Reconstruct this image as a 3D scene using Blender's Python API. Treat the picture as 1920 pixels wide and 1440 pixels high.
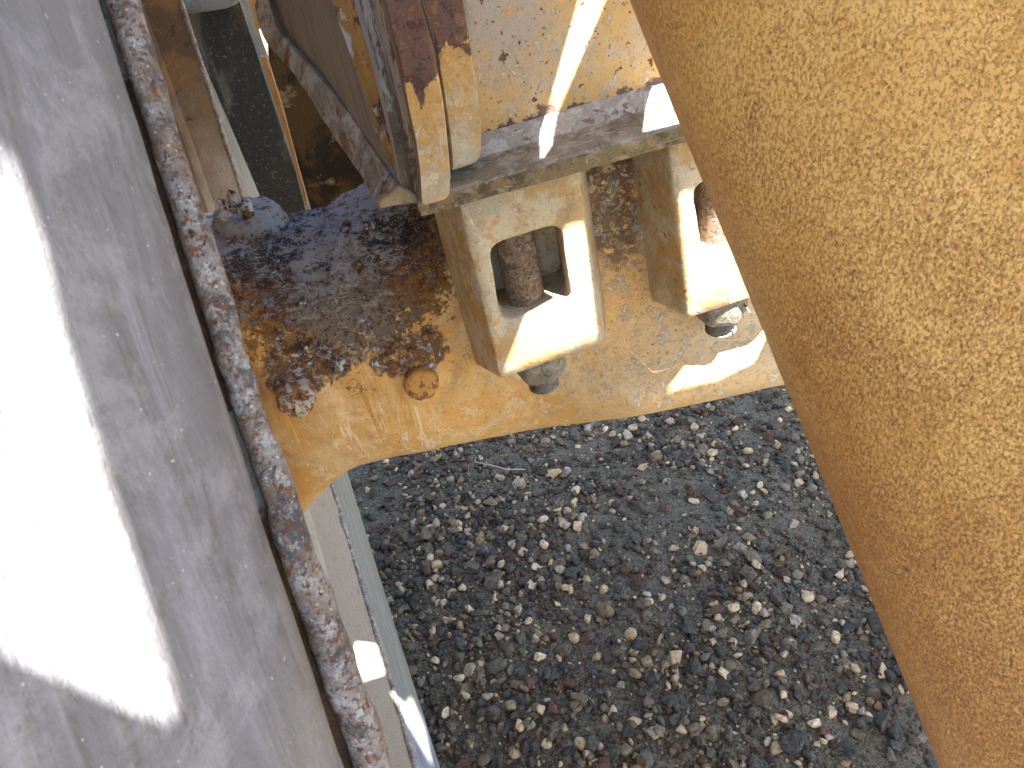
import bpy, bmesh, math, random
import numpy as np
from mathutils import Vector, Matrix, noise as mnoise
from mathutils.bvhtree import BVHTree

scene = bpy.context.scene
for o in list(bpy.data.objects):
    bpy.data.objects.remove(o, do_unlink=True)
C = scene.collection
R = math.radians
random.seed(7)
rng = np.random.default_rng(7)

# ------------------------------------------------------------------ camera
CAMZ = 1.75
PITCH, ROLL, FPX = R(36), R(13), 1440.0
f_ = Vector((0, math.cos(PITCH), -math.sin(PITCH)))
u0 = Vector((0, math.sin(PITCH), math.cos(PITCH)))
r0 = Vector((1, 0, 0))
r_ = math.cos(ROLL) * r0 - math.sin(ROLL) * u0
u_ = math.sin(ROLL) * r0 + math.cos(ROLL) * u0
CAM = Vector((0, 0, CAMZ))
cd = bpy.data.cameras.new('camera')
cam = bpy.data.objects.new('camera', cd)
C.objects.link(cam)
scene.camera = cam
cd.sensor_width = 36
cd.lens = FPX / 1920 * 36
cd.clip_start = 0.01
cd.clip_end = 600
m = Matrix((r_, u_, -f_)).transposed().to_4x4()
m.translation = CAM
cam.matrix_world = m
cd.dof.use_dof = True
cd.dof.focus_distance = 1.15
cd.dof.aperture_fstop = 34

# ------------------------------------------------------------------ light
SUN = Vector((0.2868, -0.4096, 0.8660)).normalized()          # towards the sun
w = bpy.data.worlds.new('World')
scene.world = w
w.use_nodes = True
nt = w.node_tree
nt.nodes.clear()
wo = nt.nodes.new('ShaderNodeOutputWorld')
bg = nt.nodes.new('ShaderNodeBackground')
sk = nt.nodes.new('ShaderNodeTexSky')
sk.sky_type = 'NISHITA'
sk.sun_disc = False
sk.sun_elevation = math.asin(SUN.z)
sk.sun_rotation = math.atan2(SUN.x, SUN.y)
sk.altitude = 300
sk.dust_density = 1.5
bg.inputs['Strength'].default_value = 0.05
nt.links.new(sk.outputs[0], bg.inputs['Color'])
nt.links.new(bg.outputs[0], wo.inputs['Surface'])
sd = bpy.data.lights.new('sun', 'SUN')
sd.energy = 5.0
sd.angle = R(0.42)
sd.color = (1, 0.95, 0.87)
so = bpy.data.objects.new('sun', sd)
C.objects.link(so)
so.rotation_euler = SUN.to_track_quat('Z', 'Y').to_euler()
so.location = (1, -2, 6)
scene.view_settings.view_transform = 'Standard'
scene.view_settings.look = 'None'
scene.view_settings.gamma = 1
scene.view_settings.use_curve_mapping = False
scene.view_settings.exposure = 3.82


# ------------------------------------------------------------------ helpers
def ray(px, py):
    return (f_ + r_ * ((px - 960) / FPX) + u_ * ((720 - py) / FPX))


def onY(px, py, Y):
    d = ray(px, py)
    return CAM + d * (Y / d.y)


def onZ(px, py, Z):
    d = ray(px, py)
    return CAM + d * ((Z - CAMZ) / d.z)


def at(px, py, depth):
    return CAM + ray(px, py) * depth


def thing(name, label, cat, loc, group=None, mat=None):
    o = bpy.data.objects.new(name, None)
    C.objects.link(o)
    o.empty_display_size = 0.1
    o.location = loc
    if mat is not None:
        o.matrix_world = mat
    o['label'] = label
    o['category'] = cat
    if group:
        o['group'] = group
    return o


def link(name, me, material, parent=None, local=False, label=None, smooth=True, angle=None):
    o = bpy.data.objects.new(name, me)
    C.objects.link(o)
    if material is not None:
        me.materials.clear()
        me.materials.append(material)
    if smooth:
        me.polygons.foreach_set('use_smooth', [True] * len(me.polygons))
        if angle is not None:
            me.set_sharp_from_angle(angle=angle)
    if parent is not None:
        o.parent = parent
        if not local:
            root = parent
            mw = parent.matrix_world if parent.parent is None and parent.type == 'EMPTY' else None
            if mw is None:
                o.matrix_parent_inverse = Matrix.Identity(4)   # parent part already sits at the world frame
            else:
                o.matrix_parent_inverse = Matrix.LocRotScale(parent.location, parent.rotation_euler, None).inverted()
    if label:
        o['label'] = label
    return o


def pymesh(name, v, f):
    me = bpy.data.meshes.new(name)
    me.from_pydata([tuple(p) for p in v], [], f)
    me.update()
    return me


def rings(name, loops, cap0=True, cap1=True, closed=True):
    """skin equal-length loops"""
    n = len(loops[0])
    v = [p for l in loops for p in l]
    f = []
    for i in range(len(loops) - 1):
        for j in range(n if closed else n - 1):
            k = (j + 1) % n
            f.append((i * n + j, i * n + k, (i + 1) * n + k, (i + 1) * n + j))
    if cap0:
        f.append(tuple(reversed(range(n))))
    if cap1:
        b = (len(loops) - 1) * n
        f.append(tuple(range(b, b + n)))
    me = pymesh(name, v, f)
    bm = bmesh.new()
    bm.from_mesh(me)
    bmesh.ops.recalc_face_normals(bm, faces=bm.faces)
    bm.to_mesh(me)
    bm.free()
    return me


def rpoly(pts, rad, seg=4, mid=3):
    """rounded polygon; pts 2D (any count), the same number of points per corner and per side"""
    n = len(pts)
    out = []
    if not hasattr(rad, '__len__'):
        rad = [rad] * n
    cs = []
    for i in range(n):
        p = Vector(pts[i]); a = Vector(pts[i - 1]); b = Vector(pts[(i + 1) % n])
        da = (a - p); db = (b - p)
        la = min(rad[i], da.length * .45); lb = min(rad[i], db.length * .45)
        s = p + da.normalized() * la; e = p + db.normalized() * lb
        cs.append([s * (1 - t) ** 2 + p * 2 * t * (1 - t) + e * t * t for t in [k / seg for k in range(seg + 1)]])
    for i in range(n):
        out += cs[i]
        a = cs[i][-1]; b = cs[(i + 1) % n][0]
        for k in range(1, mid + 1):
            out.append(a.lerp(b, k / (mid + 1)))
    return out


def lift(pts, Y):
    return [onY(p[0], p[1], Y) for p in pts]


def shrink(loop, amt):
    c = sum(loop, Vector((0, 0, 0))) / len(loop)
    return [p + (c - p).normalized() * amt for p in loop]


def slab(name, px, Y, thick, material, parent, rad=3, bev=0.003, rough=0.0006, dY=None):
    """plate outlined on the plane Y (dY: shift per point) with rounded edges"""
    l = rpoly(px, rad, 3, 6)
    base = lift(l, Y)
    if dY:
        base = [onY(p[0], p[1], Y + dY(p[0], p[1])) for p in l]
    back = Vector((0, 1, 0))
    loops = [shrink(base, bev * 3), shrink(base, bev), [p + back * bev * .4 for p in shrink(base, bev * .3)], [p + back * bev * 1.3 for p in base],
             [p + back * thick for p in base]]
    me = rings(name, loops)
    for v in me.vertices:
        n = mnoise.noise(Vector(v.co) * 60)
        v.co += Vector((n, -n, n)) * rough
    return link(name, me, material, parent, angle=R(50))


def bar(name, a, b, rad, material, parent, seg=32, caps=True, rad2=None, sub=1):
    a = Vector(a); b = Vector(b)
    d = (b - a).normalized()
    x = d.orthogonal().normalized(); y = d.cross(x)
    rad2 = rad if rad2 is None else rad2
    loops = []
    for i in range(sub + 1):
        t = i / sub
        r = rad * (1 - t) + rad2 * t
        c = a.lerp(b, t)
        loops.append([c + (x * math.cos(2 * math.pi * k / seg) + y * math.sin(2 * math.pi * k / seg)) * r for k in range(seg)])
    return link(name, rings(name, loops, caps, caps), material, parent, angle=R(40))


# ------------------------------------------------------------------ materials
class Mat:
    def __init__(s, name, base, rough=.75, metal=0, spec=.35):
        s.m = bpy.data.materials.new(name)
        s.m.use_nodes = True
        s.t = s.m.node_tree
        s.t.nodes.clear()
        s.out = s.t.nodes.new('ShaderNodeOutputMaterial')
        s.b = s.t.nodes.new('ShaderNodeBsdfPrincipled')
        s.b.inputs['Roughness'].default_value = rough
        s.b.inputs['Metallic'].default_value = metal
        s.b.inputs['Specular IOR Level'].default_value = spec
        s.t.links.new(s.b.outputs[0], s.out.inputs['Surface'])
        tc = s.t.nodes.new('ShaderNodeTexCoord')
        s.co = tc.outputs['Object']
        s.col = base
        s.h = None
        s.hs = []

    def N(s, typ, **kw):
        n = s.t.nodes.new(typ)
        for k, v in kw.items():
            setattr(n, k, v)
        return n

    def put(s, sock, v):
        if isinstance(v, bpy.types.NodeSocket):
            s.t.links.new(v, sock)
        elif isinstance(v, (tuple, list, Vector)):
            v = tuple(v)
            if len(sock.default_value) == 4 and len(v) == 3:
                v = v + (1,)
            sock.default_value = v
        else:
            sock.default_value = v

    def noise(s, scale, detail=4, rough=.6, dist=0, vec=None, off=0):
        n = s.N('ShaderNodeTexNoise')
        v = vec or s.co
        if off:
            a = s.N('ShaderNodeVectorMath', operation='ADD')
            s.put(a.inputs[0], v); a.inputs[1].default_value = (off, off * 1.7, off * .6)
            v = a.outputs[0]
        s.put(n.inputs['Vector'], v)
        n.inputs['Scale'].default_value = scale
        n.inputs['Detail'].default_value = detail
        n.inputs['Roughness'].default_value = rough
        n.inputs['Distortion'].default_value = dist
        return n.outputs['Fac']

    def voro(s, scale, feature='F1', vec=None, rnd=1.0):
        n = s.N('ShaderNodeTexVoronoi', feature=feature)
        s.put(n.inputs['Vector'], vec or s.co)
        n.inputs['Scale'].default_value = scale
        n.inputs['Randomness'].default_value = rnd
        return n.outputs['Distance']

    def scl(s, v3, vec=None):
        n = s.N('ShaderNodeVectorMath', operation='MULTIPLY')
        s.put(n.inputs[0], vec or s.co)
        n.inputs[1].default_value = v3
        return n.outputs[0]

    def th(s, x, lo, hi, a=0., b=1.):
        n = s.N('ShaderNodeMapRange', interpolation_type='SMOOTHSTEP')
        s.put(n.inputs['Value'], x)
        n.inputs['From Min'].default_value = lo
        n.inputs['From Max'].default_value = hi
        n.inputs['To Min'].default_value = a
        n.inputs['To Max'].default_value = b
        return n.outputs[0]

    def op(s, o, a, b=0.):
        n = s.N('ShaderNodeMath', operation=o)
        s.put(n.inputs[0], a)
        s.put(n.inputs[1], b)
        return n.outputs[0]

    def mul(s, *a):
        x = a[0]
        for y in a[1:]:
            x = s.op('MULTIPLY', x, y)
        return x

    def spot(s, c, r, amp=.4, scale=14, r0=.5, sc=(1, 1, 1)):
        """soft-edged ragged patch round a point; 1 inside"""
        n = s.N('ShaderNodeVectorMath', operation='SUBTRACT')
        s.put(n.inputs[0], s.co)
        n.inputs[1].default_value = tuple(c)
        q = s.scl(sc, n.outputs[0])
        l = s.N('ShaderNodeVectorMath', operation='LENGTH')
        s.put(l.inputs[0], q)
        d = s.op('DIVIDE', l.outputs['Value'], r)
        nn = s.noise(scale, 9, .74, off=c[0] * 3 + 1)
        d = s.op('ADD', d, s.mul(s.op('SUBTRACT', nn, .5), amp * 2.2))
        return s.th(d, 1.0, r0)

    def sep(s, vec=None):
        n = s.N('ShaderNodeSeparateXYZ')
        s.put(n.inputs[0], vec or s.co)
        return n.outputs

    def layer(s, col, mask, h=0):
        n = s.N('ShaderNodeMix', data_type='RGBA')
        s.put(n.inputs[0], mask)
        s.put(n.inputs[6], s.col)
        s.put(n.inputs[7], col)
        s.col = n.outputs[2]
        if h:
            s.hs.append((mask, h))
        return s

    def vary(s, scale=3, amt=.25, off=5):
        n = s.th(s.noise(scale, 5, .6, off=off), .3, .7, 1 - amt, 1 + amt)
        c = s.N('ShaderNodeVectorMath', operation='SCALE')
        s.put(c.inputs[0], s.col)
        s.put(c.inputs['Scale'], n)
        s.col = c.outputs[0]
        return s

    def height(s, sock, amt):
        s.hs.append((sock, amt))
        return s

    def done(s, dist=.002, strength=1.0, roughness=None):
        s.put(s.b.inputs['Base Color'], s.col)
        if roughness is not None:
            s.put(s.b.inputs['Roughness'], roughness)
        if s.hs:
            acc = None
            for k, a in s.hs:
                x = s.op('MULTIPLY', k, a)
                acc = x if acc is None else s.op('ADD', acc, x)
            bp = s.N('ShaderNodeBump')
            bp.inputs['Strength'].default_value = strength
            bp.inputs['Distance'].default_value = dist
            s.put(bp.inputs['Height'], acc)
            s.t.links.new(bp.outputs[0], s.b.inputs['Normal'])
        return s.m


OCHRE = (.51, .285, .080)
TAN = (.50, .385, .22)
RUST = (.20, .070, .024)
DRUST = (.075, .033, .022)
PALE = (.60, .60, .64)
DUST = (.46, .40, .30)


# ------------------------------------------------------------------ wheel frame (fitted to the rim circle)
WA, WY, WZ, WR, WPSI, WROL = .3154, .972, -.578, .8632, .2397, -.0875
ax = Vector((math.cos(WPSI) * math.cos(WROL), math.sin(WPSI) * math.cos(WROL), math.sin(WROL))).normalized()
e1 = Vector((-math.sin(WPSI), math.cos(WPSI), 0))
e2 = ax.cross(e1)
WM = Matrix((ax, e1, e2)).transposed().to_4x4()
WM.translation = Vector((-WA, WY, CAMZ + WZ))


def wheel_coords(b):
    """(x, radius, angle*radius) coordinates for running marks round the wheel"""
    x, y, z = b.sep()[0:3]
    rr = b.op('SQRT', b.op('ADD', b.mul(y, y), b.mul(z, z)))
    an = b.op('ARCTAN2', z, y)
    n = b.N('ShaderNodeCombineXYZ')
    b.put(n.inputs[0], x); b.put(n.inputs[1], rr); b.put(n.inputs[2], an)
    return n.outputs[0], x, rr, an


def m_tyre():
    b = Mat('tyre_rubber', (.165, .165, .182), .8, spec=.25)
    v, x, rr, an = wheel_coords(b)
    streak = b.noise(1, 6, .65, 1.2, b.scl((26, 26, 2.2), v))
    b.layer((.25, .255, .29), b.th(streak, .45, .66))
    b.layer((.135, .125, .125), b.th(b.noise(1, 6, .7, 1.5, b.scl((40, 40, 3.6), v), 3), .52, .66))
    b.layer((.29, .29, .315), b.mul(b.th(b.noise(22, 9, .78, .4, off=9), .48, .62), .6))
    b.layer((.11, .105, .105), b.mul(b.th(b.noise(36, 9, .8, .4, off=29), .54, .64), .5))
    b.layer((.23, .20, .165), b.mul(b.th(b.noise(4, 3, .6, off=2), .5, .7), .5))
    b.layer((.6, .6, .62), b.mul(b.th(b.noise(420, 2, .5), .72, .76), .8))
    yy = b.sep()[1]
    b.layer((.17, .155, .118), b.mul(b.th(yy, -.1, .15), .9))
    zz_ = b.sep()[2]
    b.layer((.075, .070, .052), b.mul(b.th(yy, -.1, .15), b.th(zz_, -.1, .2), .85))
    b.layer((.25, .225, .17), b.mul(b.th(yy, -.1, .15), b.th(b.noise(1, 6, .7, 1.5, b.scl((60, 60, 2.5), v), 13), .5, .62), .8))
    b.layer((.09, .085, .085), b.mul(b.th(b.noise(160, 3, .6, off=4), .68, .72), .4))
    b.height(streak, .7).height(b.noise(150, 5, .7), .35)
    b.height(b.noise(30, 4, .6), .3)
    return b.done(.0028)


def m_flange():
    b = Mat('rusty_rim_flange', (.33, .30, .29), .8)
    v, x, rr, an = wheel_coords(b)
    b.layer((.11, .10, .10), b.th(b.noise(34, 8, .78, .3), .47, .58))
    b.layer((.54, .52, .52), b.mul(b.th(b.noise(110, 8, .78, .2, off=8), .50, .60), .85))
    b.layer((.27, .20, .15), b.mul(b.th(b.noise(90, 6, .7, off=12), .48, .6), .8))
    b.layer((.26, .11, .05), b.th(b.noise(330, 6, .75, off=3), .55, .60), .6)
    b.layer((.07, .035, .028), b.th(b.noise(300, 4, .7, off=6), .62, .67), -.6)
    b.layer((.62, .60, .57), b.th(b.noise(520, 3, .6, off=16), .62, .7))
    b.height(b.noise(170, 6, .75), 2.2).height(b.noise(600, 4, .7), .7)
    return b.done(.0022)


def m_barrel():
    b = Mat('rim_barrel_steel', (.36, .30, .225), .85)
    z = b.sep()[2]
    n = b.noise(8, 6, .65)
    up = b.th(b.op('ADD', z, b.mul(n, .5)), .20, .55)          # the top of the barrel carries brown rust, the bottom pale dust
    b.layer((.115, .068, .045), up)
    b.layer((.23, .135, .055), b.mul(b.th(b.noise(10, 5, .6, off=4), .47, .62), .7, up))
    b.layer((.30, .305, .30), b.mul(b.th(b.noise(9, 5, .6, .3, off=21), .61, .625), up), .5)
    b.layer((.05, .035, .03), b.mul(b.th(b.noise(45, 5, .7, off=7), .6, .7), up))
    b.layer((.25, .18, .12), b.mul(b.th(b.noise(60, 4, .7, off=2), .55, .7), .5))
    b.layer((.17, .09, .05), b.mul(b.th(b.noise(190, 2, .6, off=5), .68, .73), .8))
    b.height(b.noise(60, 6, .7), 1.2).height(b.noise(260, 3, .7), .8)
    return b.done(.003)


def m_axle():
    b = Mat('axle_paint', OCHRE, .6, spec=.4)
    P = lambda px, py: onY(px, py, 1.01)
    # tone of the old paint
    b.layer((.40, .20, .042), b.mul(b.th(b.noise(5, 4, .6), .42, .62), .6))
    b.layer((.53, .40, .22), b.mul(b.th(b.noise(7, 8, .7, .3, off=4), .40, .62), .7))
    b.layer((.58, .47, .31), b.mul(b.th(b.noise(24, 8, .75, .2, off=44), .52, .62), .45))
    # dusty right half and lower edge
    xr = b.sep()[0]
    dr = b.th(b.op('ADD', xr, b.mul(b.noise(6, 6, .65, off=2), .5)), .22, .62)
    b.layer((.50, .40, .25), b.mul(dr, .62))
    b.layer((.56, .53, .46), b.mul(b.th(b.noise(38, 9, .78, .3, off=31), .545, .60), .75, b.th(xr, -.15, .12)), .25)
    b.layer((.62, .60, .54), b.mul(b.th(b.noise(95, 8, .8, .3, off=71), .585, .61), .8, b.th(xr, -.3, .0)), .3)
    b.layer((.33, .20, .07), b.mul(b.th(b.noise(55, 8, .78, off=81), .58, .63), .6))
    b.layer(OCHRE, b.mul(b.th(b.noise(20, 6, .7, .5, off=36), .56, .62), .6, dr))
    # bare patches beside the clamp
    c = P(1150, 380)
    b.layer((.15, .085, .055), b.mul(b.spot(c, .085, .7, 22, .6, (1.6, .5, .7)), b.th(b.noise(60, 9, .8, off=3), .46, .52)), -.3)
    b.layer((.50, .47, .43), b.mul(b.spot(P(1165, 400), .11, .4, 22, .5, (1.6, .5, .7)), b.th(b.noise(45, 9, .82, .5, off=13), .54, .57)), .3)
    # pale drips
    vz = b.scl((70, 70, 5))
    drips = b.th(b.noise(1, 4, .6, .6, vz), .54, .60)
    b.layer((.58, .47, .31), b.mul(drips, b.spot(P(690, 830), .13, .4, 12, .5, (.8, .5, .9)), .8), .3)
    b.layer((.30, .12, .04), b.mul(b.th(b.noise(1, 4, .6, .6, vz, 8), .53, .62), b.spot(P(720, 740), .10, .4, 12, .4, (1, .5, .8)), .5))
    # rust: cover thins out with the distance from its heart
    def near(c, r, sc=(1, 1, 1)):
        n = b.N('ShaderNodeVectorMath', operation='SUBTRACT')
        b.put(n.inputs[0], b.co); n.inputs[1].default_value = tuple(c)
        l = b.N('ShaderNodeVectorMath', operation='LENGTH')
        b.put(l.inputs[0], b.scl(sc, n.outputs[0]))
        return b.op('SUBTRACT', 1.0, b.op('DIVIDE', l.outputs['Value'], r))

    def cover(prox, nz, lo, w=.035, gain=.32):
        return b.th(b.op('ADD', nz, b.op('MULTIPLY', b.op('MAXIMUM', prox, -1.0), gain)), lo, lo + w)
    cen = near(P(610, 480), .215, (.88, .35, 1.05))
    hi = near(P(600, 455), .20, (.72, .35, 1.35))
    lo_ = near(P(660, 585), .12, (1, .35, .9))
    wide = b.noise(9, 5, .6, off=50)
    n1 = b.op('ADD', b.mul(b.noise(38, 9, .8, off=2), .7), b.mul(wide, .3))
    n2 = b.op('ADD', b.mul(b.noise(62, 9, .8, off=5), .75), b.mul(wide, .25))
    b.layer((.34, .155, .04), b.mul(cover(cen, n1, .59, .06), .8))
    b.layer((.20, .075, .026), cover(cen, b.noise(105, 6, .75, off=61), .655, .03, .30), .4)
    halo = cover(cen, n1, .66)
    b.layer((.27, .115, .045), halo, .5)
    b.layer((.16, .068, .040), cover(cen, n2, .70), .5)
    core = cover(hi, n1, .60)
    b.layer((.085, .055, .055), b.mul(cover(hi, n1, .64), b.th(b.noise(26, 9, .8, .2, b.scl((.8, 1, 1.4)), 91), .43, .49)), -.4)
    b.layer((.30, .27, .27), b.mul(core, b.th(b.noise(44, 10, .84, off=9), .53, .56)), .5)
    b.layer((.17, .085, .06), b.mul(core, b.th(b.noise(70, 9, .8, off=19), .50, .54)), .4)
    b.layer((.045, .036, .050), cover(near(P(640, 470), .12, (.62, .3, 2.3)), b.noise(48, 9, .8, .6, b.scl((.6, 1, 1.8)), 3), .60), -1)
    b.layer((.33, .25, .19), cover(lo_, n1, .60), .7)
    b.layer((.09, .065, .055), b.mul(cover(lo_, n1, .60), b.th(b.noise(120, 7, .78, off=26), .53, .57)), -.5)
    b.layer((.38, .37, .38), b.mul(cover(lo_, n1, .60), b.th(b.noise(100, 7, .78, off=46), .57, .60)), .5)
    b.layer((.55, .55, .62), b.mul(cover(cen, b.noise(64, 10, .86, .4, b.scl((.75, 1, 1.25)), 17), .655, .025, .22)), .5)
    b.layer((.62, .62, .70), b.mul(core, b.th(b.noise(110, 10, .84, .4, b.scl((.75, 1, 1.25)), 57), .555, .575)), .5)
    b.layer((.60, .60, .66), b.mul(cover(cen, n1, .60), b.th(b.noise(240, 6, .75, off=64), .60, .63), .9), .4)
    b.layer((.03, .02, .022), b.mul(cover(cen, n1, .60), b.th(b.noise(210, 6, .75, off=74), .59, .62), .9), -.6)
    tp = near(onY(480, 380, 1.12), .25, (.60, .3, 5.0))
    top = cover(tp, n2, .545, .03, .45)
    b.layer((.66, .67, .76), top, .5)  # pale crust, with bluish sky light painted into its tone
    b.layer((.27, .13, .07), b.mul(top, b.th(b.noise(60, 10, .82, .4, b.scl((.5, 1, 1.5)), 27), .545, .565)), -.6)
    b.layer((.06, .045, .05), b.mul(top, b.th(b.noise(75, 9, .8, .4, b.scl((.5, 1, 1.5)), 37), .60, .62)), -.6)
    # rust collars over the bolts
    for q, s_, d in ((P(770, 655), .05, 0), (P(575, 665), .055, 7)):
        mk = b.spot(q, s_ * .95, .8, 24, .8, (.8, .4, 1.1))
        b.layer((.12, .045, .02), b.mul(mk, b.th(b.noise(80, 6, .75, off=d), .36, .55)), .6)
        b.layer((.50, .50, .54), b.mul(mk, b.th(b.noise(60, 7, .75, 1, off=d + 14), .53, .60)), .6)
    # specks and chips everywhere
    b.layer((.14, .05, .022), b.mul(b.th(b.noise(210, 3, .6, off=19), .665, .70), .85), -.5)
    b.layer((.66, .60, .50), b.mul(b.th(b.noise(170, 4, .7, 1.2, off=23), .665, .71), .75))
    b.layer((.66, .60, .50), b.mul(b.th(b.noise(50, 4, .7, .4, off=33), .69, .72), .7))
    b.height(b.noise(40, 5, .6), 1.0).height(b.noise(300, 3, .6), .35)
    b.height(b.mul(cover(cen, n1, .58), b.noise(70, 9, .85)), 3.4)
    rg = b.th(halo, 0, 1, .52, .85)
    return b.done(.0035, roughness=rg)


def m_clamp(seed, name):
    b = Mat(name, (.45, .315, .155), .75)
    b.layer((.54, .465, .34), b.th(b.noise(14, 8, .7, off=seed), .42, .54))
    b.layer((.48, .28, .09), b.mul(b.th(b.noise(22, 6, .65, .5, off=seed + 4), .52, .6), .8))
    b.layer((.38, .33, .26), b.mul(b.th(b.noise(9, 5, .6, off=seed + 9), .52, .68), .6))
    b.layer((.60, .58, .54), b.mul(b.th(b.noise(80, 7, .78, 1.0, off=seed + 2), .575, .61), .8), .3)
    b.layer((.30, .25, .18), b.mul(b.th(b.noise(150, 6, .75, off=seed + 22), .54, .62), .5))
    b.layer((.11, .05, .03), b.mul(b.th(b.noise(75, 6, .75, off=seed + 7), .635, .65), .9), -.6)
    b.layer((.27, .15, .07), b.mul(b.th(b.noise(28, 9, .8, off=seed + 37), .57, .64), .6))
    b.layer((.16, .07, .04), b.mul(b.th(b.noise(260, 3, .65, off=seed + 8), .66, .70), .8), -.3)
    b.height(b.noise(60, 8, .75), 1.3).height(b.noise(380, 4, .7), .6)
    return b.done(.0034)


def m_simple(name, base, layers, rough=.75, bump=.002, metal=0, hs=((60, 1), (300, .5))):
    """layers: (colour, noise scale, low, high, amount, stretch, offset)"""
    b = Mat(name, base, rough, metal)
    for col, sc, lo, hi, amt, st, off in layers:
        vec = b.scl(st) if st else None
        b.layer(col, b.mul(b.th(b.noise(sc, 6, .7, .6, vec, off), lo, hi), amt), .25)
    for sc, a in hs:
        b.height(b.noise(sc, 6, .68), a)
    return b.done(bump)


def m_cylinder():
    b = Mat('cylinder_paint', (.70, .415, .125), .45, spec=.5)
    st = (1, 1, .7)
    b.layer((.60, .30, .068), b.th(b.noise(6, 5, .65, off=3), .38, .62))
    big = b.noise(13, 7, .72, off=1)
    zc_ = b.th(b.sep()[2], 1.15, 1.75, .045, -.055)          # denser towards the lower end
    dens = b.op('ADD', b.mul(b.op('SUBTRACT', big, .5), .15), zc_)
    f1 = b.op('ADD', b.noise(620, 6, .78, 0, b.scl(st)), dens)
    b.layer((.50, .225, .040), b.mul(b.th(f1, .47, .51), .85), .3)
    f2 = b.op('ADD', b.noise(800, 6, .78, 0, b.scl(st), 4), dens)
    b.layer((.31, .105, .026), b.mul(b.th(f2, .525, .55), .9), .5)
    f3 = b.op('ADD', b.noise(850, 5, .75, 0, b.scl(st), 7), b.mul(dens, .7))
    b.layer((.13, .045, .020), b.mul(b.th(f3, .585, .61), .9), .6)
    b.layer((.11, .04, .02), b.mul(b.th(b.noise(170, 5, .7, 0, b.scl((1, 1, .8)), 5), .675, .69), .9), .8)
    b.layer((.13, .05, .03), b.mul(b.th(b.noise(50, 6, .7, 0, b.scl((1, 1, .8)), 15), .70, .71), .85), .8)
    b.layer((.90, .80, .58), b.mul(b.th(b.noise(1100, 2, .5, off=2), .71, .74), .85))  # bright specks painted in as tiny glints
    b.height(b.noise(800, 5, .7), .8).height(b.noise(2400, 2, .6), .5)
    return b.done(.0006, roughness=b.th(big, .35, .65, .38, .6))


def m_panel():
    b = Mat('spotted_tan_panel', (.52, .335, .13), .7)
    P = lambda px, py: onY(px, py, .96)
    b.layer((.47, .385, .28), b.mul(b.th(b.noise(12, 8, .7, off=3), .46, .60), .8))
    b.layer((.34, .31, .29), b.mul(b.spot(P(930, 30), .10, .5, 20, .3), .8))
    b.layer((.60, .57, .52), b.mul(b.th(b.noise(85, 9, .82, .5, b.scl((1.2, 1, .7)), 6), .56, .59), .75), .3)
    b.layer((.52, .30, .10), b.mul(b.th(b.noise(18, 5, .6, .3, off=12), .56, .66), .8))
    b.layer((.115, .045, .035), b.th(b.noise(70, 5, .68, 0, off=9), .635, .65), -.7)
    b.layer((.13, .055, .04), b.mul(b.th(b.noise(170, 3, .6, 0, off=19), .66, .69), .9), -.4)
    # bare, rusted foot along the weld
    x, y, z = b.sep()[0:3]
    a = P(905, 268); c = P(1240, 178)
    zl = b.op('ADD', b.mul(x, (c.z - a.z) / (c.x - a.x)), a.z - a.x * (c.z - a.z) / (c.x - a.x))
    d = b.op('SUBTRACT', z, zl)
    d = b.op('ADD', d, b.mul(b.op('SUBTRACT', b.noise(34, 5, .6, off=2), .5), .085))
    b.layer((.115, .070, .058), b.th(d, .020, .014), -.6)
    b.height(b.noise(70, 6, .7), 1.0).height(b.noise(420, 3, .7), .5)
    return b.done(.002)


def m_leaf(px_edge, y_top, name, seed):
    """rust-brown above, peeling yellow paint and pale dust below a ragged line"""
    b = Mat(name, (.12, .068, .062), .75)
    b.layer((.19, .095, .06), b.mul(b.th(b.noise(80, 7, .75, off=seed), .48, .58), .8), .3)
    b.layer((.05, .028, .028), b.mul(b.th(b.noise(60, 7, .75, off=seed + 30), .52, .60), .8), -.3)
    b.layer((.45, .42, .42), b.mul(b.th(b.noise(240, 4, .7, off=seed + 1), .66, .70), .9))
    z = b.sep()[2]
    zt = onY(px_edge, y_top, .87).z
    n = b.op('SUBTRACT', b.noise(20, 8, .68, .2, b.scl((1.5, 1, 1)), seed + 2), .5)
    d = b.op('ADD', b.op('SUBTRACT', zt, z), b.mul(n, .15))
    b.layer((.50, .31, .12), b.th(d, .0, .003), .9)
    b.layer((.48, .41, .30), b.mul(b.th(d, .015, .09), b.th(b.noise(45, 9, .78, off=seed + 5), .42, .54)), .2)
    b.layer((.52, .46, .36), b.mul(b.th(d, .07, .16), .92))
    b.layer((.62, .61, .62), b.mul(b.th(b.noise(60, 7, .75, 1.5, off=seed + 6), .585, .64), b.th(d, .02, .04), .7), .3)
    b.layer((.13, .07, .05), b.mul(b.th(b.noise(190, 3, .6, off=seed + 7), .67, .70), .7), -.3)
    b.height(b.noise(80, 6, .7), 1.0).height(b.noise(420, 3, .7), .4)
    return b.done(.002)


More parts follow.
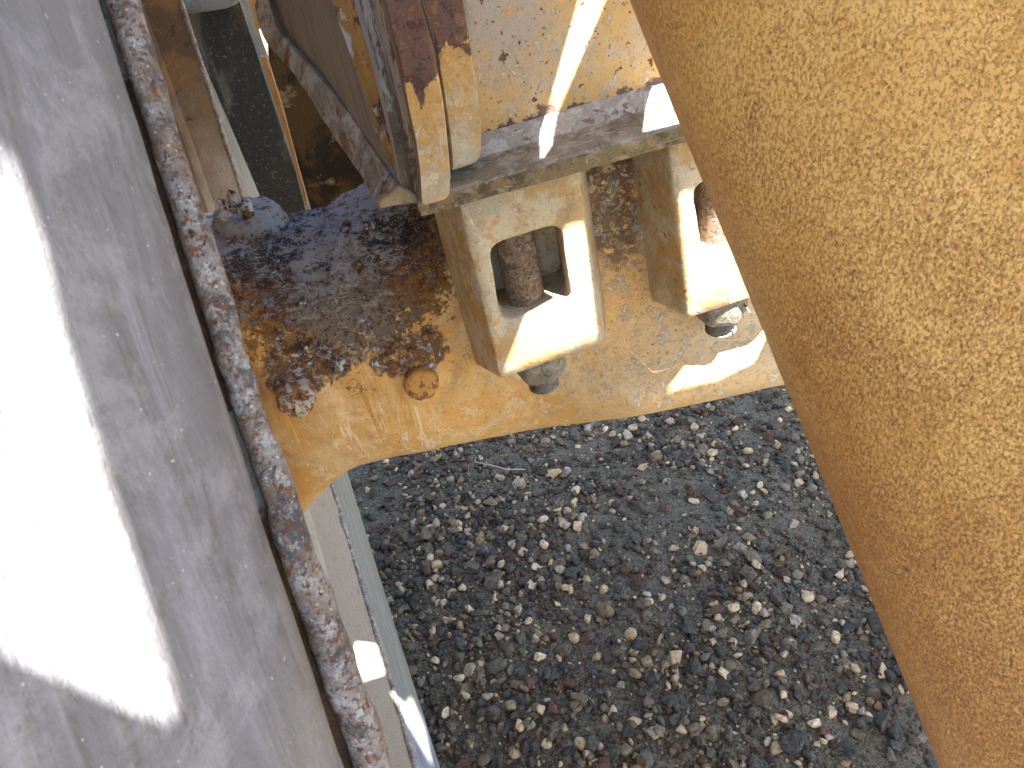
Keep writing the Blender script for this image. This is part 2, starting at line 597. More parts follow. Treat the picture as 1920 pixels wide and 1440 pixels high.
def stone_material(attr):
    b = Mat('gravel_stone' if attr else 'stone', (.2, .2, .2), .85, spec=.3)
    if attr:
        a = b.N('ShaderNodeAttribute', attribute_name='tint')
        b.col = a.outputs['Color']
    else:
        a = b.N('ShaderNodeObjectInfo')
        b.col = a.outputs['Color']
    geo = b.N('ShaderNodeNewGeometry')
    b.co = geo.outputs['Position']
    dark = b.N('ShaderNodeVectorMath', operation='SCALE')
    b.put(dark.inputs[0], b.col); dark.inputs['Scale'].default_value = .5
    b.layer(dark.outputs[0], b.mul(b.th(b.noise(110, 5, .7), .52, .62), .7), -.5)
    b.layer((.21, .188, .145), b.mul(b.th(b.noise(55, 6, .75, .6, off=3), .54, .66), .40))
    b.layer((.40, .38, .36), b.mul(b.th(b.noise(300, 4, .7, off=5), .64, .70), .55))
    b.height(b.noise(120, 6, .75), 1.0)
    return b.done(.004)


def m_ground():
    b = Mat('ground_grit', (.115, .096, .058), .95, spec=.2)
    b.layer((.155, .128, .080), b.th(b.noise(5, 5, .6), .40, .62))
    b.layer((.055, .060, .034), b.mul(b.th(b.noise(3, 4, .6, off=8), .5, .64), .6))
    v = b.N('ShaderNodeTexVoronoi', feature='F1')
    b.put(v.inputs['Vector'], b.co); v.inputs['Scale'].default_value = 150
    hsv = b.N('ShaderNodeSeparateColor')
    b.put(hsv.inputs[0], v.outputs['Color'])
    b.layer((.22, .195, .145), b.mul(b.th(hsv.outputs[0], .60, .75), .55))
    b.layer((.035, .033, .03), b.mul(b.th(hsv.outputs[1], .70, .82), .6))
    v2 = b.N('ShaderNodeTexVoronoi', feature='F1')
    b.put(v2.inputs['Vector'], b.co); v2.inputs['Scale'].default_value = 420
    h2 = b.N('ShaderNodeSeparateColor')
    b.put(h2.inputs[0], v2.outputs['Color'])
    b.layer((.25, .22, .165), b.mul(b.th(h2.outputs[0], .66, .82), .5))
    b.height(b.op('SUBTRACT', 1., v.outputs['Distance']), 1.0)
    b.height(b.op('SUBTRACT', 1., v2.outputs['Distance']), .5)
    b.height(b.noise(60, 6, .75), 1.2)
    return b.done(.006)


MT = {}
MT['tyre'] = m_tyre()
MT['flange'] = m_flange()
MT['barrel'] = m_barrel()
MT['axle'] = m_axle()
MT['clamp1'] = m_clamp(2, 'clamp_paint')
MT['clamp2'] = m_clamp(41, 'clamp_paint_worn')
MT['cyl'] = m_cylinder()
MT['panel'] = m_panel()
MT['leaf1'] = m_leaf(800, 150, 'peeling_rib_paint', 3)
MT['leaf2'] = m_leaf(860, 95, 'peeling_rib_paint_inner', 17)
MT['plate'] = m_simple('weathered_plate', (.27, .245, .205), [
    ((.44, .435, .43), 30, .46, .60, .8, None, 2), ((.17, .14, .10), 45, .50, .62, .8, None, 6),
    ((.52, .50, .46), 160, .62, .68, .7, None, 9), ((.10, .06, .05), 90, .63, .68, .7, None, 4)], .85, .004)
MT['weld'] = m_simple('weld_bead', (.38, .36, .345), [
    ((.55, .545, .55), 60, .45, .58, .8, None, 2), ((.19, .12, .11), 55, .55, .62, .8, None, 6)], .8, .004)
MT['edge'] = m_simple('dirt_crusted_edge', (.21, .165, .10), [
    ((.33, .28, .18), 60, .48, .62, .9, None, 2), ((.07, .055, .045), 40, .5, .62, .8, None, 6)], .95, .007)
MT['grey'] = m_simple('grey_streaked_steel', (.23, .235, .265), [
    ((.30, .27, .25), 1, .50, .62, .8, (90, 30, 5), 2), ((.15, .145, .16), 1, .5, .6, .7, (130, 40, 6), 6),
    ((.5, .5, .55), 1, .68, .73, .5, (190, 60, 16), 9)], .6, .0012, hs=((250, .6),))
MT['lip'] = m_simple('scaled_lip_steel', (.26, .26, .28), [
    ((.46, .49, .56), 16, .46, .60, .9, None, 2), ((.20, .11, .055), 22, .50, .60, .9, None, 16),
    ((.09, .05, .04), 60, .56, .64, .7, None, 9)], .8, .004)
MT['valley'] = m_simple('rust_valley', (.15, .075, .05), [
    ((.46, .28, .10), 14, .46, .50, .9, (2, 1, .7), 12), ((.64, .66, .72), 15, .52, .57, .9, (2, 1, .6), 3),
    ((.085, .045, .035), 60, .56, .64, .8, None, 9), ((.6, .6, .62), 130, .62, .67, .8, None, 1)], .8, .004)
MT['crease'] = m_simple('dirty_rib_side', (.20, .155, .125), [
    ((.52, .50, .48), 22, .46, .56, .9, (2.5, 1, .6), 5), ((.10, .055, .045), 30, .52, .60, .8, None, 22),
    ((.5, .5, .53), 60, .60, .66, .7, None, 1)], .85, .004)
MT['dustend'] = m_simple('dusty_bar_end', (.35, .29, .20), [
    ((.44, .38, .28), 40, .46, .60, .8, None, 5), ((.20, .16, .11), 70, .55, .64, .7, None, 22)], .9, .004)
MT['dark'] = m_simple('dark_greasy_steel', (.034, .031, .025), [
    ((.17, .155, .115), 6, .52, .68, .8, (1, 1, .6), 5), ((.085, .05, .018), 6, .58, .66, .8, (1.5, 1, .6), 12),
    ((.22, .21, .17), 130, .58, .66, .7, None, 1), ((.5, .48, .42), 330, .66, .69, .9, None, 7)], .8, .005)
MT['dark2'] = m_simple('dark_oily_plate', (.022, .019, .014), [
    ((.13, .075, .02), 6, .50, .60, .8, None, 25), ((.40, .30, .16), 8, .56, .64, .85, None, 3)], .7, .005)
MT['orange'] = m_simple('sunlit_edge_orange', (.66, .47, .28), [((.52, .32, .15), 30, .5, .6, .7, None, 5)], .8, .002)  # orange stands for sunlight reflected on the plate edge
MT['castgrey'] = m_simple('grey_casting', (.26, .28, .28), [
    ((.17, .18, .18), 30, .5, .62, .8, None, 5), ((.36, .37, .37), 110, .58, .66, .8, None, 1)], .85, .004)
MT['nut'] = m_simple('oiled_nut_steel', (.15, .135, .11), [
    ((.26, .23, .18), 75, .48, .62, .8, None, 5), ((.30, .27, .22), 90, .60, .68, .6, None, 1),
    ((.04, .035, .03), 70, .55, .62, .7, None, 14)], .55, .002)
MT['shaft'] = m_simple('rusty_stud', (.15, .105, .075), [
    ((.29, .22, .16), 95, .48, .60, .8, None, 5), ((.055, .038, .03), 150, .52, .60, .8, None, 8),
    ((.42, .36, .27), 160, .60, .66, .8, None, 1)], .8, .004)
MT['bolt'] = m_simple('rusted_bolt', (.25, .115, .05), [
    ((.52, .47, .42), 85, .46, .53, .9, None, 5), ((.07, .03, .02), 95, .56, .62, .8, None, 8)], .85, .006)
MT['paintedbolt'] = m_simple('painted_bolt', (.47, .25, .075), [((.20, .08, .035), 70, .52, .57, .9, None, 5), ((.55, .45, .3), 120, .6, .66, .7, None, 8)], .7, .003)
MT['sun_mask'] = m_simple('sun_mask_steel', (.30, .22, .10), [((.2, .1, .05), 12, .5, .65, .6, None, 5)], .8, .002)  # for the added overhead plate that blocks the sun
MT['scab'] = m_simple('rust_scab', (.18, .095, .06), [
    ((.56, .57, .64), 40, .48, .54, .9, None, 5), ((.04, .028, .028), 60, .52, .58, .85, None, 12)], .9, .008)
MT['twig'] = m_simple('dry_twig', (.36, .33, .27), [], .9, .001)

# ------------------------------------------------------------------ ground
gs = 96
def ground_z(x, y):
    return .018 * mnoise.noise(Vector((x * 1.6, y * 1.6, 3))) + .010 * mnoise.noise(Vector((x * 5, y * 5, 9)))
vx = []
def axis_pts(lo, hi, n, far):
    core = [lo + (hi - lo) * i / n for i in range(n + 1)]
    out = [d for d in (.6, 1.5, 4, 12, 40, 120, far)]
    return [lo - d for d in reversed(out)] + core + [hi + d for d in out]
X = axis_pts(-1.4, 2.6, 170, 400)
Yp = axis_pts(-.4, 4.2, 190, 400)
V = []
for y in Yp:
    for x in X:
        inside = -1.5 < x < 2.7 and -.5 < y < 4.3
        z = ground_z(x, y)
        if inside:
            z += .005 * mnoise.noise(Vector((x * 22, y * 22, 1)))
        V.append((x, y, z))
nx = len(X)
F = [(j * nx + i, j * nx + i + 1, (j + 1) * nx + i + 1, (j + 1) * nx + i) for j in range(len(Yp) - 1) for i in range(nx - 1)]
ground = link('ground', pymesh('ground', V, F), m_ground())
ground['kind'] = 'structure'


def ico(sub):
    bm = bmesh.new()
    bmesh.ops.create_icosphere(bm, subdivisions=sub, radius=1)
    v = np.array([x.co[:] for x in bm.verts]); f = np.array([[x.index for x in q.verts] for q in bm.faces])
    bm.free()
    return v, f


def rock(sub, ncut, r):
    v, f = ico(sub)
    v = v.copy()
    for _ in range(ncut):
        n = r.normal(size=3); n /= np.linalg.norm(n)
        c = r.uniform(.34, .74)
        d = v @ n - c
        v -= np.maximum(d, 0)[:, None] * n * .97
    v *= np.array([1, r.uniform(.65, .95), r.uniform(.5, .8)])
    v += r.normal(size=v.shape) * .018
    return v, f


PAL = np.array([1.20, .94, .62]) * .90 * np.array([(.050, .054, .062), (.072, .076, .080), (.110, .108, .105), (.060, .070, .085), (.095, .060, .052), (.068, .050, .047),
                (.16, .155, .148), (.23, .205, .165), (.45, .41, .34), (.56, .53, .48), (.34, .35, .37)])
P_BIG = np.array([.15, .15, .16, .11, .09, .08, .10, .06, .03, .03, .04])
P_SM = np.array([.15, .14, .13, .08, .06, .07, .12, .10, .07, .04, .05])

# visible wedge of ground, in plan (kept generous so a step to the side still finds gravel)
def in_area(x, y):
    return True

big_mat = stone_material(False)
big_meshes = []
for k in range(22):
    v, f = rock(3, 15, rng)
    me = pymesh('stone', v, f.tolist())
    me.materials.append(big_mat)
    me.polygons.foreach_set('use_smooth', [True] * len(me.polygons))
    me.set_sharp_from_angle(angle=R(17))
    big_meshes.append(me)
placed = []
corner = [onZ(690, 800, 0), onZ(1480, 730, 0), onZ(1780, 1440, 0), onZ(780, 1440, 0)]
xs = [p.x for p in corner]; ys = [p.y for p in corner]
cnt = 0
tries = 0
while cnt < 295 and tries < 60000:
    tries += 1
    px = rng.uniform(640, 1790); py = rng.uniform(740, 1470)
    lo = 700 + (py - 900) * .23 if py > 850 else 640
    if px < lo - 60 or px > 1470 + (py - 720) * .40 + 40: continue
    if rng.random() > (1.0 if (px < 1100 and py < 1130) else .55): continue
    p = onZ(px, py, 0)
    s = float(.021 + .021 * rng.random() ** 2.0)
    if any((p.x - q[0]) ** 2 + (p.y - q[1]) ** 2 < (.72 * (s + q[2])) ** 2 for q in placed): continue
    placed.append((p.x, p.y, s))
    o = bpy.data.objects.new('stone', big_meshes[int(rng.integers(len(big_meshes)))])
    C.objects.link(o)
    o.parent = ground
    o.location = (p.x, p.y, ground_z(p.x, p.y) + s * rng.uniform(.15, .45))
    o.rotation_euler = (rng.normal() * .3, rng.normal() * .3, rng.uniform(0, 6.28))
    o.scale = (s, s, s)
    c = PAL[rng.choice(len(PAL), p=P_BIG / P_BIG.sum())] * rng.uniform(.8, 1.2)
    o.color = (*c, 1)
    cnt += 1


def scatter(n, sub, smin, smax, power, x0, x1, y0, y1, pal, rockbank, clump):
    Vs, Fs, Cs = [], [], []
    base = 0
    for i in range(n):
        x = rng.uniform(x0, x1); y = rng.uniform(y0, y1)
        if clump:
            g = mnoise.noise(Vector((x * 2.2, y * 2.2, 17))) + .5 * mnoise.noise(Vector((x * 6, y * 6, 4)))
            if g < rng.uniform(-.85, .35): continue
        s = smin + (smax - smin) * rng.random() ** power
        v, f = rockbank[int(rng.integers(len(rockbank)))]
        a = rng.uniform(0, 6.28); t = rng.normal() * .35
        ca, sa, ct, st = math.cos(a), math.sin(a), math.cos(t), math.sin(t)
        M = np.array([[ca, -sa, 0], [sa, ca, 0], [0, 0, 1]]) @ np.array([[1, 0, 0], [0, ct, -st], [0, st, ct]])
        Vs.append((v @ M.T) * s + np.array([x, y, ground_z(x, y) + s * rng.uniform(.1, .5)]))
        Fs.append(f + base); base += len(v)
        c = PAL[rng.choice(len(PAL), p=pal)] * rng.uniform(.8, 1.2)
        Cs.append(np.tile(np.append(c, 1), (len(v), 1)))
    return Vs, Fs, Cs, base


bank2 = [rock(2, 12, rng) for _ in range(24)]
bank1 = [rock(1, 5, rng) for _ in range(24)]
psm = P_SM / P_SM.sum()
A = scatter(26000, 2, .0070, .0235, 1.6, -.7, 2.2, .35, 3.4, psm, bank2, True)
B = scatter(52000, 1, .0025, .0080, 1.6, -.5, 2.0, .45, 3.1, psm, bank1, True)
Vv = np.concatenate(A[0] + B[0]); Ff = np.concatenate([a for a in A[1]] + [b + A[3] for b in B[1]]); Cc = np.concatenate(A[2] + B[2])
me = bpy.data.meshes.new('gravel')
me.vertices.add(len(Vv)); me.vertices.foreach_set('co', Vv.astype(np.float32).ravel())
me.loops.add(len(Ff) * 3); me.loops.foreach_set('vertex_index', Ff.astype(np.int32).ravel())
me.polygons.add(len(Ff)); me.polygons.foreach_set('loop_start', (np.arange(len(Ff)) * 3).astype(np.int32))
me.update(calc_edges=True)
at_ = me.attributes.new('tint', 'FLOAT_COLOR', 'POINT')
at_.data.foreach_set('color', Cc.astype(np.float32).ravel())
gravel = link('gravel', me, stone_material(True), smooth=False)
gravel['kind'] = 'stuff'
gravel['label'] = 'loose mixed grey, brown and cream gravel on the ground'
gravel['category'] = 'gravel'

# twig lying on the gravel
tw = [onZ(890, 866, .05), onZ(920, 872, .055), onZ(950, 880, .052), onZ(985, 880, .04)]
loops = []
for i, p in enumerate(tw):
    rr = .0028 - .0004 * i
    loops.append([p + Vector((0, math.cos(a), math.sin(a))) * rr for a in [k * math.pi / 4 for k in range(8)]])
t = link('twig', rings('twig', loops), MT['twig'])
t['label'] = 'thin pale dry twig lying on the gravel below the axle'
t['category'] = 'twig'

# ------------------------------------------------------------------ wheel
wheel = thing('wheel', 'huge grey dusty tyre on a rusty steel rim, seen along its rim opening', 'wheel', (0, 0, 0), mat=WM)


def lathe(name, prof, material, parent, seg=360, noise_amp=0.0, nscale=20, closed=False, stretch=1):
    V = []
    n = len(prof)
    for i in range(seg):
        a = 2 * math.pi * i / seg
        for (x, r) in prof:
            d = 0
            if noise_amp:
                d = noise_amp * mnoise.fractal(Vector((x * nscale, r * math.cos(a) * nscale, r * math.sin(a) * nscale)), .7, 2.1, 3)
            V.append((x + d * .7, (r - d) * math.cos(a), (r - d) * math.sin(a)))
    F = []
    for i in range(seg):
        k = (i + 1) % seg
        for j in range(n - 1 if not closed else n):
            l = (j + 1) % n
            F.append((i * n + j, i * n + l, k * n + l, k * n + j))
    me = pymesh(name, V, F)
    bm = bmesh.new(); bm.from_mesh(me)
    bmesh.ops.recalc_face_normals(bm, faces=bm.faces)
    bm.to_mesh(me); bm.free()
    return link(name, me, material, parent, local=True, angle=R(38))


FR = .0060
flange = lathe('rim_flange', [(FR * 1.0 * math.cos(a), WR + FR * math.sin(a)) for a in [k * math.pi / 6 for k in range(12)]],
               MT['flange'], wheel, seg=900, noise_amp=.0016, nscale=45, closed=True)
for v in flange.data.vertices:
    a = math.atan2(v.co.z, v.co.y)
    k = max(0., min(1., (math.degrees(a) % 360 - 150) / 12)); k = k * k * (3 - 2 * k)
    k *= max(0., min(1., (230 - math.degrees(a) % 360) / 30))
    rr = math.hypot(v.co.y, v.co.z); x = v.co.x * (1 + .38 * k) + .0025 * k; r2 = WR + (rr - WR) * (1 + .38 * k)
    v.co = Vector((x, r2 * math.cos(a), r2 * math.sin(a)))
barrel = lathe('rim_barrel', [(-.002, WR - .004), (-.03, WR - .012), (-.066, WR - .020), (-.072, WR - .030), (-.082, WR - .036), (-.092, WR - .034),
                              (-.098, WR - .020), (-.15, WR - .022), (-.30, WR - .06), (-.55, WR - .08), (-.80, WR - .05), (-.9, WR - .0)],
               MT['barrel'], wheel, seg=360, noise_amp=.0016, nscale=25)
tyre_near = [(-.88, .01), (-.93, .06), (-.95, .16), (-.93, .24), (-.86, .30), (-.45, .325), (-.17, .315),
             (-.110, .27), (-.080, .21), (-.056, .15), (-.034, .10), (-.022, .070), (-.020, .066), (-.010, .040), (-.006, .018), (-.010, .006), (-.02, .002)]
tyre_far = [(-.88, .01), (-.93, .06), (-.95, .16), (-.93, .24), (-.86, .30), (-.45, .325), (-.05, .30),
            (.015, .26), (.040, .205), (.048, .155), (.044, .115), (.038, .090), (.030, .070), (.018, .040), (.004, .018), (-.006, .006), (-.02, .002)]


def tyre_mesh():
    """the sidewall bulges where the load squeezes it"""
    seg = 420; V = []; n = len(tyre_near)
    for i in range(seg):
        a = 2 * math.pi * i / seg
        k = .5 + .5 * math.cos(a - R(150))
        k = max(0, min(1, (k - .30) / .5)); k = k * k * (3 - 2 * k)
        q = max(0, min(1, (math.sin(a) + .15) / .4)) * (1 if math.cos(a) > 0 else 0)
        for (x0, r0_), (x1, r1_) in zip(tyre_near, tyre_far):
            x1 = x1 * (1 - q) + q * (x1 * .35 - .012) if r1_ < .29 else x1
            x = x0 * k + x1 * (1 - k); r = WR + r0_ * k + r1_ * (1 - k)
            d = .0010 * mnoise.fractal(Vector((x * 18, r * math.cos(a) * 18, r * math.sin(a) * 18)), .7, 2.1, 3)
            V.append((x + d, r * math.cos(a), r * math.sin(a)))
    F = [(i * n + j, i * n + j + 1, ((i + 1) % seg) * n + j + 1, ((i + 1) % seg) * n + j) for i in range(seg) for j in range(n - 1)]
    me = pymesh('tyre', V, F)
    bm = bmesh.new(); bm.from_mesh(me); bmesh.ops.recalc_face_normals(bm, faces=bm.faces); bm.to_mesh(me); bm.free()
    return me


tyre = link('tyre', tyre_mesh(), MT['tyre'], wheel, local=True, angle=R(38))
hub = lathe('hub', [(-.32, WR - .06), (-.35, WR - .2), (-.28, WR - .45), (-.20, .25), (-.06, .22), (-.05, .02)], MT['axle'], wheel, seg=96)

# ------------------------------------------------------------------ axle
axle = thing('axle', 'thick ochre painted cast axle beam, heavily rusted at the wheel end', 'axle', onY(1000, 600, 1.15))
ST = [  # top px, bottom px, half depth, centre Y
    ((250, 420), (420, 1090), .10, 1.16),
    ((330, 398), (510, 1010), .12, 1.15),
    ((400, 388), (563, 967), .135, 1.14),
    ((455, 395), (605, 925), .145, 1.13),
    ((520, 402), (665, 884), .150, 1.13),
    ((600, 388), (740, 864), .148, 1.13),
    ((670, 345), (830, 850), .140, 1.135),
    ((760, 280), (950, 828), .128, 1.14),
    ((900, 240), (1060, 803), .125, 1.14),
    ((1100, 200), (1250, 767), .125, 1.14),
    ((1300, 150), (1460, 724), .125, 1.14),
    ((1600, 80), (1770, 662), .125, 1.14),
    ((2300, -80), (2500, 500), .125, 1.14)]
params = []
for tp, bt, b_, yc in ST:
    xx = onY(*bt, yc).x; kk = max(0, min(1, (xx + .15) / .55))
    a = onY(*tp, yc + .35 * b_); c = onY(*bt, yc - (.55 + .27 * kk) * b_)
    params.append(((a.x + c.x) / 2, a.z, c.z, b_, yc))
params = np.array(params)


def axle_section(x):
    o = [np.interp(x, params[:, 0], params[:, k]) for k in range(1, 5)]
    return o
# smooth the station curves
xsamp = np.linspace(params[0, 0], 1.1, 420)
cur = np.array([axle_section(x) for x in xsamp])
ker = np.hanning(17); ker /= ker.sum()
for k in range(4):
    pad = np.pad(cur[:, k], 8, mode='edge')
    cur[:, k] = np.convolve(pad, ker, mode='valid')
NS = 200
RC = onY(610, 480, 1.0)
V = []
for i, x in enumerate(xsamp):
    zt, zb, b_, yc = cur[i]
    h = (zt - zb) / 2; zc = (zt + zb) / 2
    for j in range(NS):
        a = 2 * math.pi * j / NS
        ca, sa = math.cos(a), math.sin(a)
        tt = max(0, min(1, (x + .15) / .55)); e = 2 / (3.0 + 3.5 * tt * tt * (3 - 2 * tt))
        y = yc - b_ * math.copysign(abs(ca) ** e, ca)
        z = zc + h * math.copysign(abs(sa) ** e, sa)
        p = Vector((x, y, z))
        nrm = Vector((0, -ca, sa))
        # lean: front flank falls a little forward at the wheel end
        d = .0012 * mnoise.noise(p * 25)
        q = (p - RC); wgt = max(0., 1 - Vector((q.x * 1.0, q.y * .5, q.z * 1.1)).length / .26)
        if wgt > 0:
            d += wgt ** .6 * (.0075 * mnoise.fractal(p * 28, .8, 2.2, 5) + .003 * mnoise.noise(p * 120))
        # casting boss around the left bolt, hollow to the right of it
        V.append(p + nrm * d)
nX = len(xsamp)
F = [(i * NS + j, i * NS + (j + 1) % NS, (i + 1) * NS + (j + 1) % NS, (i + 1) * NS + j) for i in range(nX - 1) for j in range(NS)]
F.append(tuple(range(NS))); F.append(tuple(reversed(range((nX - 1) * NS, nX * NS))))
me = pymesh('housing', V, F)
def zspan(x):
    return np.interp(x, xsamp, cur[:, 0]), np.interp(x, xsamp, cur[:, 1])
for v in me.vertices:
    if v.co.y < 1.15 and v.co.x > 0:
        za, zb_ = zspan(v.co.x)
        t = (v.co.z - (za + zb_) / 2) / ((za - zb_) / 2)
        g = min(1, v.co.x / .22); g = g * g * (3 - 2 * g)
        k = math.exp(-((t + .54) / .24) ** 2) if t > -.54 else math.exp(-((t + .54) / .50) ** 2)
        v.co.y -= .074 * g * k
        v.co.z += .022 * g * max(0, min(1, (-t - .5) / .4))
# bosses, dents and the scab ledge pressed into the casting, seen square on
feat = [  # px, py, radius x, radius z, height, sharpness
    (556, 770, .075, .085, .012, 6), (795, 715, .040, .040, .006, 4),
    (470, 395, .040, .05, .0, 3)]
for v in me.vertices:
    if v.co.y < 1.13:
        for px, py, ra, rb, hh, sh in feat:
            c = onY(px, py, 1.0)
            q = math.hypot((v.co.x - c.x) / ra, (v.co.z - c.z) / rb)
            if q < 1.25:
                v.co.y -= hh / (1 + math.exp((q - 1) * sh * 4))
        # crease running down between the hub swelling and the clamp
        c0 = onY(880, 560, 1.0); c1 = onY(815, 760, 1.0)
        t = max(0, min(1, (v.co.z - c1.z) / (c0.z - c1.z)))
        xc = c1.x + (c0.x - c1.x) * t + .012 * math.sin(t * math.pi)
        dx = v.co.x - xc
        fade = max(0, min(1, (v.co.z - c1.z + .05) / .08)) * max(0, min(1, (c0.z + .22 - v.co.z) / .1))
        v.co.y += fade * .012 * math.exp(-(dx / .018) ** 2)
        # flaked ledge in the rust
        l = onY(640, 525, 1.0)
        zl = l.z + .010 * math.sin((v.co.x - l.x) * 70) + .006 * mnoise.noise(Vector((v.co.x * 60, 0, 5)))
        if abs(v.co.x - l.x) < .085:
            k = 1 / (1 + math.exp((v.co.z - zl) * 900))
            k2 = max(0, min(1, 1 - (zl - v.co.z) / .10))
            v.co.y -= .0055 * k * k2 * min(1, (.085 - abs(v.co.x - l.x)) / .02)
bm = bmesh.new(); bm.from_mesh(me); bmesh.ops.recalc_face_normals(bm, faces=bm.faces); bm.to_mesh(me); bm.free()
me.update()
housing = link('housing', me, MT['axle'], axle)
bvh = BVHTree.FromPolygons([v.co.copy() for v in me.vertices], [tuple(p.vertices) for p in me.polygons])


def on_housing(px, py):
    loc, nrm, idx, dist = bvh.ray_cast(CAM, ray(px, py).normalized())
    return loc, nrm


# top boss with broken bolt stubs
def lumpy(name, c, dirv, prof, material, parent, seg=40, amp=.003, ns=60):
    d = Vector(dirv).normalized(); x = d.orthogonal().normalized(); y = d.cross(x)
    loops = []
    for h, r in prof:
        lp = []
        for k in range(seg):
            a = 2 * math.pi * k / seg
            p = c + d * h + (x * math.cos(a) + y * math.sin(a)) * r
            p += (p - c).normalized() * amp * mnoise.fractal(p * ns, .8, 2.1, 4)
            lp.append(p)
        loops.append(lp)
    return link(name, rings(name, loops), material, parent, angle=R(60))


bc = onY(452, 398, 1.13)
boss = lumpy('rusted_boss', bc - Vector((0, -.012, .030)), (.05, -.05, 1), [(-.06, .075), (-.02, .066), (.004, .056), (.020, .050), (.029, .043), (.031, .024), (.0315, .004)], MT['axle'], axle, amp=.0045, ns=55)
for px, py, s in ((436, 362, .006), (415, 376, .005), (462, 374, .007)):
    p = onY(px, py, 1.11)
    lumpy('broken_stud', p, (.3, -.1, 1), [(-.03, s * 1.3), (-.006, s * 1.1), (.001, s * .9), (.003, s * .4)], MT['scab'], axle, seg=12, amp=.006, ns=110)


for k in range(26):
    px, py = (rng.uniform(395, 700), rng.uniform(375, 520)) if k < 16 else (rng.uniform(480, 780), rng.uniform(560, 690))
    loc, nrm = on_housing(px, py)
    if loc is None or py < 350: continue
    s = rng.uniform(.004, .010)
    lumpy('rust_flake', loc - nrm * .003, nrm if nrm.dot(loc - CAM) < 0 else -nrm, [(-.004, s * 1.2), (.003, s), (.0055, s * .6), (.006, s * .1)], MT['scab'], axle, seg=14, amp=.007, ns=160)


def bolt_head(px, py, rad, hgt, material, sides=None, amp=.0012):
    loc, nrm = on_housing(px, py)
    d = (Vector((0.0, -1, .12))).normalized()
    prof = [(-.02, rad * 1.0), (hgt * .55, rad), (hgt * .85, rad * .93), (hgt, rad * .75), (hgt * 1.03, rad * .35), (hgt * 1.04, rad * .05)]
    return lumpy('bolt', loc, d, prof, material, axle, seg=36, amp=amp, ns=110)


washer_l, _ = on_housing(560, 728)
b1 = bolt_head(558, 738, .0285, .030, MT['bolt'], amp=.004)
b2 = bolt_head(790, 716, .0275, .016, MT['paintedbolt'], amp=.0015)


b1['label'] = 'rust covered bolt head with white scale'
b2['label'] = 'ochre painted bolt head with rust spots'
# clamp blocks with a window, a stud, a nut
def clamp(front, back, hole, mat_, nutpx, studpx_top):
    YF, YB = .90, 1.02
    fr = rpoly(front, [10, 10, 14, 12], 4, 6)
    bk = rpoly(back, [14, 14, 20, 18], 4, 6)
    ho = rpoly(hole, [26, 30, 14, 22], 4, 6)
    F3 = lift(fr, YF); B3 = lift(bk, YB); H3 = lift(ho, YF)
    def grow(l, a):
        return shrink(l, -a)
    loops = [B3,
             [b.lerp(a, .93) for a, b in zip(F3, B3)],
             [p + Vector((0, .0022, 0)) for p in shrink(F3, .0008)],
             shrink(F3, .0038),
             grow(H3, .0035),
             [p + Vector((0, .0018, 0)) for p in grow(H3, .0008)],
             [p + Vector((0, .006, 0)) for p in H3],
             [Vector((p.x, .94, p.z)) for p in H3],
             [Vector((p.x, .995, p.z)) for p in grow(H3, .004)]]
    me = rings('clamp_block', loops, cap0=False)
    for v in me.vertices:
        n = mnoise.noise(Vector(v.co) * 45) + .5 * mnoise.noise(Vector(v.co) * 140 + Vector((front[0][0], 0, 0)))
        v.co += Vector((n, n, n)) * .0013
    blk = link('clamp_block', me, mat_, axle, angle=R(55))
    bottom = onY((front[2][0] + front[3][0]) / 2, (front[2][1] + front[3][1]) / 2, YF).z
    p = onY(nutpx[0], nutpx[1], .945)
    X_, Y_ = p.x, .945
    ztop = onY(studpx_top[0], studpx_top[1], YF).z
    bar('stud', (X_, Y_, ztop + .03), (X_, Y_, bottom - .002), .0265, MT['shaft'], axle, seg=36)
    # nut: hexagon with a rounded collar
    nz = bottom + .004
    lo = []
    for z, r in ((nz, .040), (nz - .010, .0405), (nz - .0105, .0395), (nz - .040, .0395), (nz - .050, .034), (nz - .052, .026)):
        lp = []
        for k in range(48):
            a = 2 * math.pi * k / 48 + .3
            hexr = r * min(1.0, .90 / max(.9 * 0 + math.cos(((a - .3 + math.pi / 6) % (math.pi / 3)) - math.pi / 6), .1) * 1.0) if z < nz - .005 else r
            lp.append(Vector((X_ + hexr * math.cos(a), Y_ + hexr * math.sin(a), z)))
        lo.append(lp)
    nut = link('nut', rings('nut', lo), MT['nut'], axle, angle=R(35))
    # threaded end
    lo = []
    z = nz - .052
    k_ = 0
    while z > nz - .078:
        lo.append([Vector((X_ + r * math.cos(2 * math.pi * k / 40), Y_ + r * math.sin(2 * math.pi * k / 40), z + .0022 * k / 40)) for k in range(40) for r in ((.0235 if k_ % 2 else .0200),)])
        z -= .0034
        k_ += 1
    lo.append([Vector((X_ + .018 * math.cos(2 * math.pi * k / 40), Y_ + .018 * math.sin(2 * math.pi * k / 40), z)) for k in range(40)])
    link('threaded_end', rings('threaded_end', lo), MT['nut'], axle, angle=R(30))
    return blk


clamp([(850, 345), (1080, 280), (1131, 645), (938, 712)],
      [(800, 350), (1092, 270), (1142, 630), (893, 690)],
      [(916, 462), (1050, 418), (1072, 562), (940, 604)], MT['clamp1'], (1024, 742), (985, 400))
clamp([(1248, 230), (1478, 165), (1510, 525), (1288, 600)],
      [(1180, 240), (1500, 150), (1530, 510), (1218, 566)],
      [(1298, 350), (1432, 300), (1452, 440), (1318, 480)], MT['clamp2'], (1352, 632), (1350, 290))
# split pin behind the second nut
pA = onY(1392, 566, .93); pB = onY(1405, 584, .90)
bar('split_pin', pA, pB, .0016, MT['nut'], axle, seg=8)
for px, py, s in ((942, 572, .006), (955, 566, .004), (948, 560, .005)):
    pass

